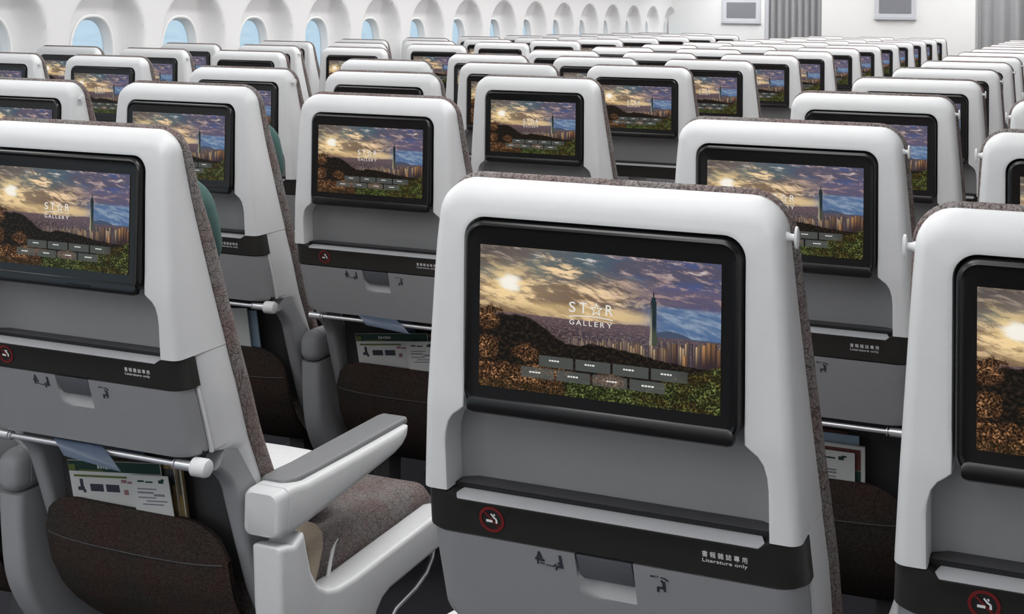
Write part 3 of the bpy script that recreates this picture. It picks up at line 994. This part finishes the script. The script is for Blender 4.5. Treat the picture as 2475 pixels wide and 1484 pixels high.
ME = dict(shell=make_shell(), wingL=make_wing(-1), wingR=make_wing(1), band=make_band(), ledge=make_ledge(), ledge_edge=make_ledge_edge(), pocket=make_pocket_back(),
          tray=make_tray(), tray_back=make_tray_back(), tray_seam=make_tray_seam(), latch=make_latch(), picL=make_picto_left(), picR=make_picto_right(), badge=make_badge(), cig=make_cigarette(),
          letter=make_lettering(), bezel=make_bezel(), chin=make_chin(), display=make_display(), title=make_title(), caps=make_tile_captions(), cback=make_cushion_back(), cseat=make_seat_cushion(),
          lower=make_lower_panel(), lit=make_lit_pocket(), litseam=make_pocket_seam(), frL=make_arm_frame(-1), frR=make_arm_frame(1), rod=make_rod(), pvR=make_pivot(1),
          console=make_console(), midarm=make_mid_armrest(), legL=make_leg(-1), legR=make_leg(1), base=make_base(), hookR=make_hook(1), hookL=make_hook(-1))
for s, k in ((1, 'R'), (-1, 'L')):
    ME.update({'arm' + k: make_aisle_armrest(s), 'pad' + k: make_arm_pad(s), 'panel' + k: make_side_panel(s), 'bar' + k: make_bar(s), 'belt' + k: make_belt(s), 'btag' + k: make_belt_tag(s)})

def place_seat(x, y, label, group, lod=0, hook=None, aisle=None, console=True, dz=0.0):
    """one seat: an Empty on the floor with every part of it; copies share the mesh data"""
    r = bpy.data.objects.new('airline_seat', None)
    COL.objects.link(r)
    r.empty_display_size = .2
    r.location = (x, y, dz)
    tag(r, label, 'airline seat', group)
    def p(k, name, parent=r): return link(name, ME[k], parent)
    p('shell', 'back_shell')
    mo = p('bezel', 'monitor')
    p('display', 'display', mo)
    p('cback', 'backrest_cushion'); p('pocket', 'pocket_panel'); p('band', 'info_band'); p('tray', 'tray_table')
    p('wingL', 'side_wing'); p('wingR', 'side_wing'); p('tray_seam', 'seam_gasket'); p('lower', 'lower_back_panel')
    p('cseat', 'seat_cushion'); p('base', 'seat_pan'); p('legL', 'leg'); p('legR', 'leg')
    if hook: p('hook' + hook, 'coat_hook')
    if lod <= 1:
        p('chin', 'monitor_chin', mo)
        p('ledge', 'tray_ledge'); p('ledge_edge', 'ledge_edge')
        p('lit', 'literature_pocket'); p('frL', 'frame_arm'); p('frR', 'frame_arm'); p('rod', 'tray_rod')
        p('pvR', 'tray_pivot'); p('tray_back', 'tray_surround')
        p('title', 'title_lettering', mo)['label'] = 'white STAR GALLERY title lit on the screen'; p('caps', 'tile_captions', mo)
    if lod == 0:
        b = [c for c in r.children if c.name.startswith('info_band')][0]
        t = [c for c in r.children if c.name.startswith('tray_table')][0]
        bd = p('badge', 'no_smoking_badge', b); bd['label'] = 'dull red no smoking ring'
        p('cig', 'cigarette_symbol', b)
        lt = p('letter', 'lettering', b); lt['label'] = 'small white lettering'
        p('latch', 'tray_latch', t); p('picL', 'tray_pictogram', t); p('picR', 'tray_pictogram', t)
        lp = [c for c in r.children if c.name.startswith('literature_pocket')][0]
        p('litseam', 'pocket_seam', lp)
    if console:
        p('console', 'console'); p('midarm', 'armrest')
    if aisle:
        am = p('arm' + aisle, 'armrest'); p('pad' + aisle, 'armrest_pad', am)
        p('panel' + aisle, 'aisle_side_panel'); p('bar' + aisle, 'baggage_bar')
        if lod == 0:
            bt = p('belt' + aisle, 'seat_belt'); p('btag' + aisle, 'belt_tag', bt)
    return r

# ------------------------------------------------------------------ the setting
YB_BULK = 14.3
WX = -4.72
bm = bmesh.new(); bm_box(bm, -5.3, 2.6, -8.2, 16.6, -.06, 0.0)
structure('floor', bm, 'carpet', 0)

def ceiling_z(x):
    """section of the cabin lining above the windows: bins, then the aisle coves"""
    return lerp_tab([(-4.75, 1.72), (-4.35, 1.80), (-3.75, 1.98), (-3.45, 2.30), (-3.0, 2.44), (-2.5, 2.46), (-1.2, 2.46), (-.6, 2.46), (-.2, 2.38), (.2, 2.05), (.8, 1.85), (1.4, 1.76)], x)
bm = bmesh.new()
xs = lin_sp(-4.75, 1.4, 60)
bm_loft(bm, [[(x, y, ceiling_z(x)) for x in xs] for y in (-8.2, 16.4)] + [[(x, y, ceiling_z(x) + .05) for x in xs] for y in (16.4, -8.2)])
structure('ceiling', bm, 'ceiling', 60)

# left sidewall: one scooped bay per window
BAY, WY0 = .711, 5.37
def niche_depth(u, z):
    """0 at the rib, 1 at the window plane; u across the bay (-1..1), z above the screen-centre height"""
    t = (z - .16) / .275
    w = .80 * (math.sqrt(max(0.0, 1 - t * t)) if t > 0 else 1.0)
    if w <= .02: return 0
    r = abs(u) / w
    if r >= 1: return 0
    k = min(1, (1 - r) / .36)
    k = k * k * (3 - 2 * k) * .55 + math.sin(k * math.pi / 2) * .45
    if t > 0: k *= min(1, (1 - t) * 2.2) ** .7
    return k
def wall_x(z):
    return WX + .105 + (.55 * (z - .36) ** 2 if z > .36 else 0)
WIN_A, WIN_B, WIN_ZC = .160, .242, .036
def win_f(y, z): return ((abs(y) / WIN_A) ** 2.6 + (abs(z - WIN_ZC) / WIN_B) ** 2.6) ** (1 / 2.6)
bm = bmesh.new()
NU, NZ_ = 44, 78
for k in range(-8, 17):
    yc = WY0 + BAY * (k - 1)
    grid = []
    for j in range(NZ_ + 1):
        z = -.45 + j * (.69 + .45) / NZ_
        row = []
        for i in range(NU + 1):
            u = -1 + 2 * i / NU
            yy, zz = u * BAY / 2, z
            f = win_f(yy, zz)
            if abs(f - 1) < .075: yy, zz = yy / f, WIN_ZC + (zz - WIN_ZC) / f      # run the rim along the window outline
            row.append(bm.verts.new((wall_x(z) - .105 * niche_depth(u, z), yc + yy, zz + Z0)))
        grid.append(row)
    for j in range(NZ_):
        for i in range(NU):
            q = (grid[j][i], grid[j][i + 1], grid[j + 1][i + 1], grid[j + 1][i])
            if win_f(sum(v.co.y for v in q) / 4 - yc, sum(v.co.z for v in q) / 4 - Z0) < .995: continue
            bm.faces.new(q)
# dado below the windows
for a, b in (((wall_x(0), -.45), (wall_x(0) + .0, -1.05)),):
    q = [bm.verts.new((a[0], WY0 - 9.5 * BAY, a[1] + Z0)), bm.verts.new((a[0], WY0 + 15.5 * BAY, a[1] + Z0)), bm.verts.new((b[0], WY0 + 15.5 * BAY, 0)), bm.verts.new((b[0], WY0 - 9.5 * BAY, 0))]
    bm.faces.new(q)
structure('wall_left', bm, 'wall', 35)

def ellipse(a, b, n=56, e=2.6):
    out = []
    for k in range(n):
        t = 2 * math.pi * k / n
        c, s = math.cos(t), math.sin(t)
        out.append((a * math.copysign(abs(c) ** (2 / e), c), b * math.copysign(abs(s) ** (2 / e), s)))
    return out
bm = bmesh.new()
rings = []
for g, x in ((.010, .0015), (.006, .005), (.000, .006), (-.006, .002), (-.010, -.01), (-.014, -.030), (-.020, -.040), (-.020, -.050), (.012, -.050)):
    rings.append([(WX + x, y, z + WIN_ZC + Z0) for y, z in ellipse(WIN_A + g, WIN_B + g)])
bm_loft(bm, rings, True)
win_frame = mesh_from(bm, 'window_frame', 'white', 50)
bm = bmesh.new()
bm_loft(bm, [[(WX + x, y, z + WIN_ZC + Z0) for y, z in ellipse(WIN_A - .020, WIN_B - .020)] for x in (-.043, -.047)], True, True, True)
win_pane = mesh_from(bm, 'pane', 'pane', 30)
for k in range(0, 17):
    o = link('window_%d' % (k + 1), win_frame, None, (0, WY0 + BAY * (k - 1), 0))
    o['kind'] = 'structure'
    link('pane', win_pane, o)

# right side of the cabin (outside the picture) and the partition behind the camera close the room
bm = bmesh.new(); bm_box(bm, 1.4, 1.46, -8.2, 16.4, 0, 1.80)
structure('wall_right', bm, 'wall', 0)
bm = bmesh.new(); bm_box(bm, -4.75, 1.46, -8.2, -8.1, 0, 2.50)
structure('wall_rear', bm, 'white', 0)

# forward bulkhead: panels with blank displays, curtains across the aisles
LB = 15.5                       # the left panel stands a little further forward
def panel(name, x0, x1, y):
    bm = bmesh.new()
    bm_box(bm, x0, x1, y, y + .06, 0, 2.44)
    bevel_all(bm, .012, 3)
    return structure(name, bm, 'white')
panel('wall_front_left', -4.70, -3.10, LB)
bm = bmesh.new(); bm_box(bm, -3.235, -3.195, YB_BULK + .02, YB_BULK + .16, 0, 2.44); bevel_all(bm, .006, 2)
structure('trim_1', bm, 'frame')
panel('wall_front_centre', -2.605, -1.010, YB_BULK)
bm = bmesh.new(); bm_box(bm, -4.75, 1.46, 16.3, 16.4, 0, 2.50)
structure('wall_front', bm, 'wall', 0)

def wall_monitor(cx, z0, w, h, border, foot, y, label):
    def fr():
        bm = bmesh.new()
        rings = []
        for g, yy in ((0, y), (0, y - .029), (-.006, y - .035), (-border + .006, y - .035), (-border, y - .027)):
            rings.append([(cx + a, yy, z0 + b) for a, b in rr_loop(w / 2 + g, (-g if g > -.02 else foot - .006 * (g > -border)), h + g, .012, 4)])
        bm_loft(bm, rings, True, True, True)
        return bm
    r = tag(link('wall_monitor', mesh_from(fr(), 'wall_monitor', 'frame', 35)), label, 'monitor', 'displays on the forward bulkhead')
    bm = bmesh.new(); bm_box(bm, cx - w / 2 + border + .002, cx + w / 2 - border - .002, y - .030, y - .0265, z0 + foot + .002, z0 + h - border - .002)
    link('display', mesh_from(bm, 'display', 'wall_screen', 0), r)
    bm = bmesh.new(); bm_box(bm, cx - w / 2 - .008, cx + w / 2 + .008, y - .05, y, z0 - .016, z0 - .001); bevel_all(bm, .004, 2)
    link('shelf_lip', mesh_from(bm, 'shelf_lip', 'frame'), r)
wall_monitor(-3.780, 1.315, .470, .290, .056, .045, LB, 'blank grey monitor on the left forward bulkhead beside the curtain')
wall_monitor(-1.822, 1.383, .425, .300, .046, .046, YB_BULK, 'blank grey monitor on the centre forward bulkhead between two curtains')

def curtain(x0, x1, label, seed):
    rnd = random.Random(seed)
    n = 120
    front, back = [], []
    ph = 0
    for i in range(n + 1):
        t = i / n
        ph += rnd.uniform(.30, .56)
        d = .030 * math.sin(ph)
        front.append((x0 + (x1 - x0) * t + .006 * math.cos(ph), YB_BULK + .10 + d))
    bm = bmesh.new()
    rows = []
    for z in (.03, .9, 1.7, 2.38):
        rows.append([(x, y + .004 * math.sin(3 * z), z) for x, y in front])
    bk = [[(x, y + .006, z) for x, y, z in r] for r in reversed(rows)]
    bm_loft(bm, rows + bk + [rows[0]])
    me = mesh_from(bm, 'curtain', 'curtain', 60)
    o = tag(link('curtain', me), label, 'curtain', 'grey curtains closing the aisles')
    bm = bmesh.new(); bm_box(bm, x0 - .02, x1 + .02, YB_BULK + .08, YB_BULK + .12, 2.38, 2.42)
    link('curtain_rail', mesh_from(bm, 'curtain_rail', 'frame', 0), o)
curtain(-3.215, -2.595, 'grey pleated curtain between the left and centre bulkhead panels', 1)
curtain(-1.000, .25, 'grey pleated curtain right of the centre bulkhead panel', 2)

# ------------------------------------------------------------------ the seats
PITCH = .90
CW = .4877
XS, YS, XC, YC = -.4443, 1.2363, -1.3925, 1.5289
COLS = {   # x, first row's y, hook side, aisle side, console, group, phrase
    'S': (XS, YS, 'R', 'L', False, 'right block', 'left column of the right block'),
    'T': (XS + CW, YS, 'L', None, True, 'right block', 'middle column of the right block'),
    'U': (XS + 2 * CW, YS, None, None, True, 'right block', 'right column of the right block'),
    'C': (XC, YC, None, 'R', True, 'centre block', 'right column of the centre block'),
    'B': (XC - CW, YC, None, None, True, 'centre block', 'middle column of the centre block'),
    'A': (XC - 2 * CW - .006, YC, 'R', None, False, 'centre block', 'left column of the centre block'),
    'L1': (-3.365, YS - .05, None, 'R', True, 'left block', 'aisle column of the left block'),
    'L2': (-3.875, YS - .05, 'R', None, True, 'left block', 'middle column of the left block'),
    'L3': (-4.367, YS - .05, None, None, False, 'left block', 'window column of the left block'),
}
ROWS = {'S': range(0, 14), 'T': range(0, 14), 'U': range(2, 14), 'C': range(0, 14), 'B': range(0, 14), 'A': range(1, 14), 'L1': range(3, 14), 'L2': range(3, 15), 'L3': range(4, 15)}
NUDGE = {('C', 1): (-.010, .027, -.006), ('C', 2): (-.012, .030, -.001), ('C', 3): (-.004, .01, .003), ('B', 1): (-.006, .006, .005), ('A', 1): (-.002, .004, 0), ('B', 2): (-.010, .015, 0), ('A', 2): (-.006, .015, 0), ('S', 1): (0, -.012, .001), ('S', 2): (0, .02, 0)}
SPECIAL = {
    ('S', 0): 'largest foreground airline seat, its whole screen, band and no smoking badge in view',
    ('T', 0): 'large foreground airline seat cut off by the right edge of the picture',
    ('C', 0): 'airline seat cut off by the left edge, with white and grey aisle armrest beside it',
}
ORD = ['nearest', 'second', 'third', 'fourth', 'fifth', 'sixth', 'seventh', 'eighth', 'ninth', 'tenth', 'eleventh', 'twelfth', 'thirteenth', 'fourteenth', 'fifteenth']
HIDDEN = set()
for c, (x, y0, hook, aisle, cons, grp, ph) in COLS.items():
    k = 0
    for row in ROWS[c]:
        if (c, row) in HIDDEN: continue
        nx, ny, nz = NUDGE.get((c, row), (0, 0, 0))
        y = y0 + row * PITCH + ny
        dist = math.hypot(x, y)
        lod = 0 if dist < 4.2 else 1 if dist < 6.5 else 2
        if (c, row) in SPECIAL: lab = SPECIAL[(c, row)]
        elif k == 0: lab = 'pale grey airline seat nearest in the ' + ph
        else: lab = 'pale grey airline seat, %s from the nearest in the %s' % (ORD[k], ph)
        place_seat(x + nx, y, lab, 'airline seats in the ' + grp, lod, hook, aisle if lod < 2 else None, cons and lod < 2, nz)
        k += 1
# ------------------------------------------------------------------ loose things on the seats
def slab(name, w, h, t, mat, base, tilt=0.0, rotz=0.0, bend=0.0):
    """sheet standing in a pocket: w x h x t, leaning back by tilt; base = bottom centre"""
    bm = bmesh.new()
    rings = []
    for k in range(9):
        s = k / 8
        yb_ = bend * s * s
        rings.append([(-w / 2, yb_ - t / 2, s * h), (w / 2, yb_ - t / 2, s * h), (w / 2, yb_ + t / 2, s * h), (-w / 2, yb_ + t / 2, s * h)])
    bm_loft(bm, rings, True, True, True)
    o = link(name, mesh_from(bm, name, mat, 30), None, base)
    o.rotation_euler = (tilt, 0, 0) if not rotz else (tilt, rotz, 0)
    return o
M['paper'] = material('white_card', (0.50, 0.51, 0.50), 0.55, mottled=0.03)
M['green_ink'] = material('dark_green_ink', (0.010, 0.038, 0.030), 0.5)
M['lime_ink'] = material('olive_green_ink', (0.10, 0.13, 0.035), 0.5)
M['grey_ink'] = material('grey_ink', (0.18, 0.18, 0.21), 0.6)
M['pink_ink'] = material('muted_pink_ink', (0.24, 0.12, 0.14), 0.6)
M['blue_paper'] = material('slate_blue_cover', (0.075, 0.10, 0.15), 0.35, mottled=0.25, scale=18)
M['pale_blue'] = material('pale_blue_cover', (0.22, 0.30, 0.38), 0.4, mottled=0.25, scale=30)
M['tan_paper'] = material('tan_magazine_cover', (0.24, 0.17, 0.075), 0.4, mottled=0.6, scale=26)
M['brown_paper'] = material('dark_red_brown_cover', (0.10, 0.03, 0.025), 0.45, mottled=0.7, scale=40)
def ink(name, mat, parent, rects, t):
    bm = bmesh.new()
    for cx, cz, w, h in rects: bm_box(bm, cx - w / 2, cx + w / 2, -t / 2 - .0007, -t / 2 - .0001, cz - h / 2, cz + h / 2)
    return link(name, mesh_from(bm, name, mat, 0), parent)

BZ = Z0 - .52
def literature_set(x, y, where):
    """leaflet folded over the rod, safety card, white notice and tan magazine standing in a seat's pocket"""
    grp = 'reading matter in the seat pockets'
    mg = slab('magazine', .190, .110, .005, 'tan_paper', (x + .006, y + .1845, BZ), R(7), R(-5))
    tag(mg, 'tan magazine behind the cards in the pocket ' + where, 'magazine', grp)
    ink('cover_picture', 'dark', mg, [(.040, .090, .085, .026), (.088, .085, .004, .046), (.072, .083, .003, .044)], .005)
    ink('page_edge', 'paper', mg, [(.0935, .056, .0016, .108), (.0815, .056, .0016, .108)], .0056)
    cd = slab('safety_card', .185, .110, .0016, 'paper', (x - .022, y + .1750, BZ), R(8), R(-6))
    tag(cd, 'safety card with dark green heading in the pocket ' + where, 'safety card', grp)
    ink('green_heading', 'green_ink', cd, [(0, .101, .183, .017)], .0016)
    ink('heading_text', 'paper', cd, [(-.030 + i * .0055, .101, .0036, .0065 - (i % 3) * .001) for i in range(6)], .0030)
    ink('olive_rule', 'lime_ink', cd, [(-.030, .0850, .105, .0030), (-.084, .0990, .014, .010), (-.045, .0945, .05, .002)], .0034)
    ink('pictogram_panel', 'dark_print', cd, [(-.070, .072, .006, .014), (-.072, .063, .013, .006), (-.066, .059, .005, .005), (-.040, .0655, .026, .0120), (-.008, .0655, .026, .0120)], .0016)
    ink('pink_text', 'pink_ink', cd, [(.016, .078, .010, .005), (.030, .0765, .014, .003), (.018, .060, .008, .008)], .0016)
    nc = slab('notice_card', .072, .102, .0014, 'paper', (x + .056, y + .1650, BZ), R(8), R(-6))
    tag(nc, 'white printed notice card in the pocket ' + where, 'card', grp)
    ink('caption', 'green_ink', nc, [(-.018, .0925, .012, .0026), (-.002, .0915, .014, .0022), (.021, .0925, .009, .0050), (.0245, .0955, .005, .003)], .0014)
    ink('text_lines', 'grey_ink', nc, [(-.008, .080, .036, .0018), (-.012, .074, .030, .0028), (.014, .0705, .020, .0034), (-.010, .066, .034, .0018), (.008, .0605, .040, .0018), (.0, .055, .04, .0018)], .0014)
    bm = bmesh.new()
    path = [(.1905, -.540), (.1890, -.470), (.1840, -.415), (.150, -.368), (.105, -.3530), (.085, -.3505), (.068, -.3505), (.0590, -.3540), (.0540, -.3620), (.0520, -.3750)]
    rings = []
    for i, (py, pz) in enumerate(path):
        t = max(0, (i - 6) / 3)
        xa, xb = (-.020, .020) if i < 3 else (-.072 + .036 * t, .020 + .052 * t)
        if i == 3: xa, xb = -.060, .020
        rings.append([(x + xa, y + py, pz + Z0 + .005 * t), (x + xb, y + py, pz + Z0 - .004 * t), (x + xb, y + py + .0012, pz + Z0 - .004 * t), (x + xa, y + py + .0012, pz + Z0 + .005 * t)])
    bm_loft(bm, rings, True, True, True)
    lf = link('leaflet', mesh_from(bm, 'leaflet', 'blue_paper', 60))
    tag(lf, 'slate blue leaflet over the tray rod ' + where, 'leaflet', grp)
literature_set(XC, YC, 'nearest the left edge')
c1 = NUDGE[('C', 1)]
literature_set(XC + c1[0], YC + PITCH + c1[1], 'left of the foreground seat')

sx, sy = XS, YS + PITCH + NUDGE[('S', 1)][1]
grp = 'reading matter behind the foreground seat'
b1 = tag(slab('magazine', .17, .120, .004, 'brown_paper', (sx - .007, sy + .1860, BZ), R(5)), 'dark red magazine under the tray rod right of the foreground seat', 'magazine', grp)
b2 = tag(slab('booklet', .17, .117, .004, 'pale_blue', (sx + .012, sy + .1790, BZ), R(5)), 'pale blue booklet behind white framed brochure right of the foreground seat', 'booklet', grp)
b3 = tag(slab('brochure', .18, .102, .005, 'paper', (sx + .018, sy + .1710, BZ), R(5)), 'white edged brochure with green and brown cover right of the foreground seat', 'brochure', grp)
ink('cover_picture', 'brown_paper', b3, [(0, .078, .166, .036)], .005); ink('cover_green', 'green_ink', b3, [(0, .030, .166, .058)], .005)
b4 = tag(slab('notice_card', .11, .091, .0014, 'paper', (sx + .037, sy + .1630, BZ), R(5)), 'white notice card with small dark emblem right of the foreground seat', 'card', grp)
ink('caption', 'green_ink', b4, [(.012, .0785, .020, .0026), (.032, .0795, .009, .0060), (.037, .083, .008, .003)], .0014)
ink('text_lines', 'grey_ink', b4, [(.012, .058, .024, .0026), (.014, .053, .020, .003), (.010, .046, .026, .0018)], .0014)
bx, by = XC - CW, YC + PITCH
for dx, dy, h, mat_, lab in ((.030, .170, .132, 'paper', 'white card standing in a pocket just past the left edge seat'), (.048, .182, .126, 'pale_blue', 'pale blue booklet beside the white card just past the left edge seat')):
    tag(slab('booklet', .12, h, .003, mat_, (bx + dx, by + dy, BZ), R(6), R(-5)), lab, 'booklet', 'reading matter seen past the aisle seat')

def pillow(name, x, y, z, w, d, h, mat, label, rot=(0, 0, 0)):
    bm = bmesh.new()
    bmesh.ops.create_uvsphere(bm, u_segments=32, v_segments=20, radius=1)
    for v in bm.verts:
        c = v.co
        q = [math.copysign(abs(t) ** e, t) for t, e in zip(c, (.55, .9, .55))]
        v.co = Vector((q[0] * w / 2, q[1] * d / 2, q[2] * h / 2))
    o = link(name, mesh_from(bm, name, mat, 80), None, (x, y, z))
    o.rotation_euler = rot
    return tag(o, label, name.replace('_', ' '), None)
def head_pillow(x, y, label):
    return pillow('green_pillow', x, y + .128, Z0 - .018, .36, .088, .175, 'green', label, (R(19), 0, 0))
head_pillow(XC, YC, 'larger dull green pillow leaning on the seat with the white aisle armrest')
head_pillow(XC - CW, YC + PITCH + .006, 'smaller dull green pillow one row ahead of the seat cut by the left edge')
pillow('white_pillow', XC + .03, YC + .46, Z0 - .527, .30, .22, .09, 'white_print', 'white pillow lying on the seat beside the white aisle armrest')
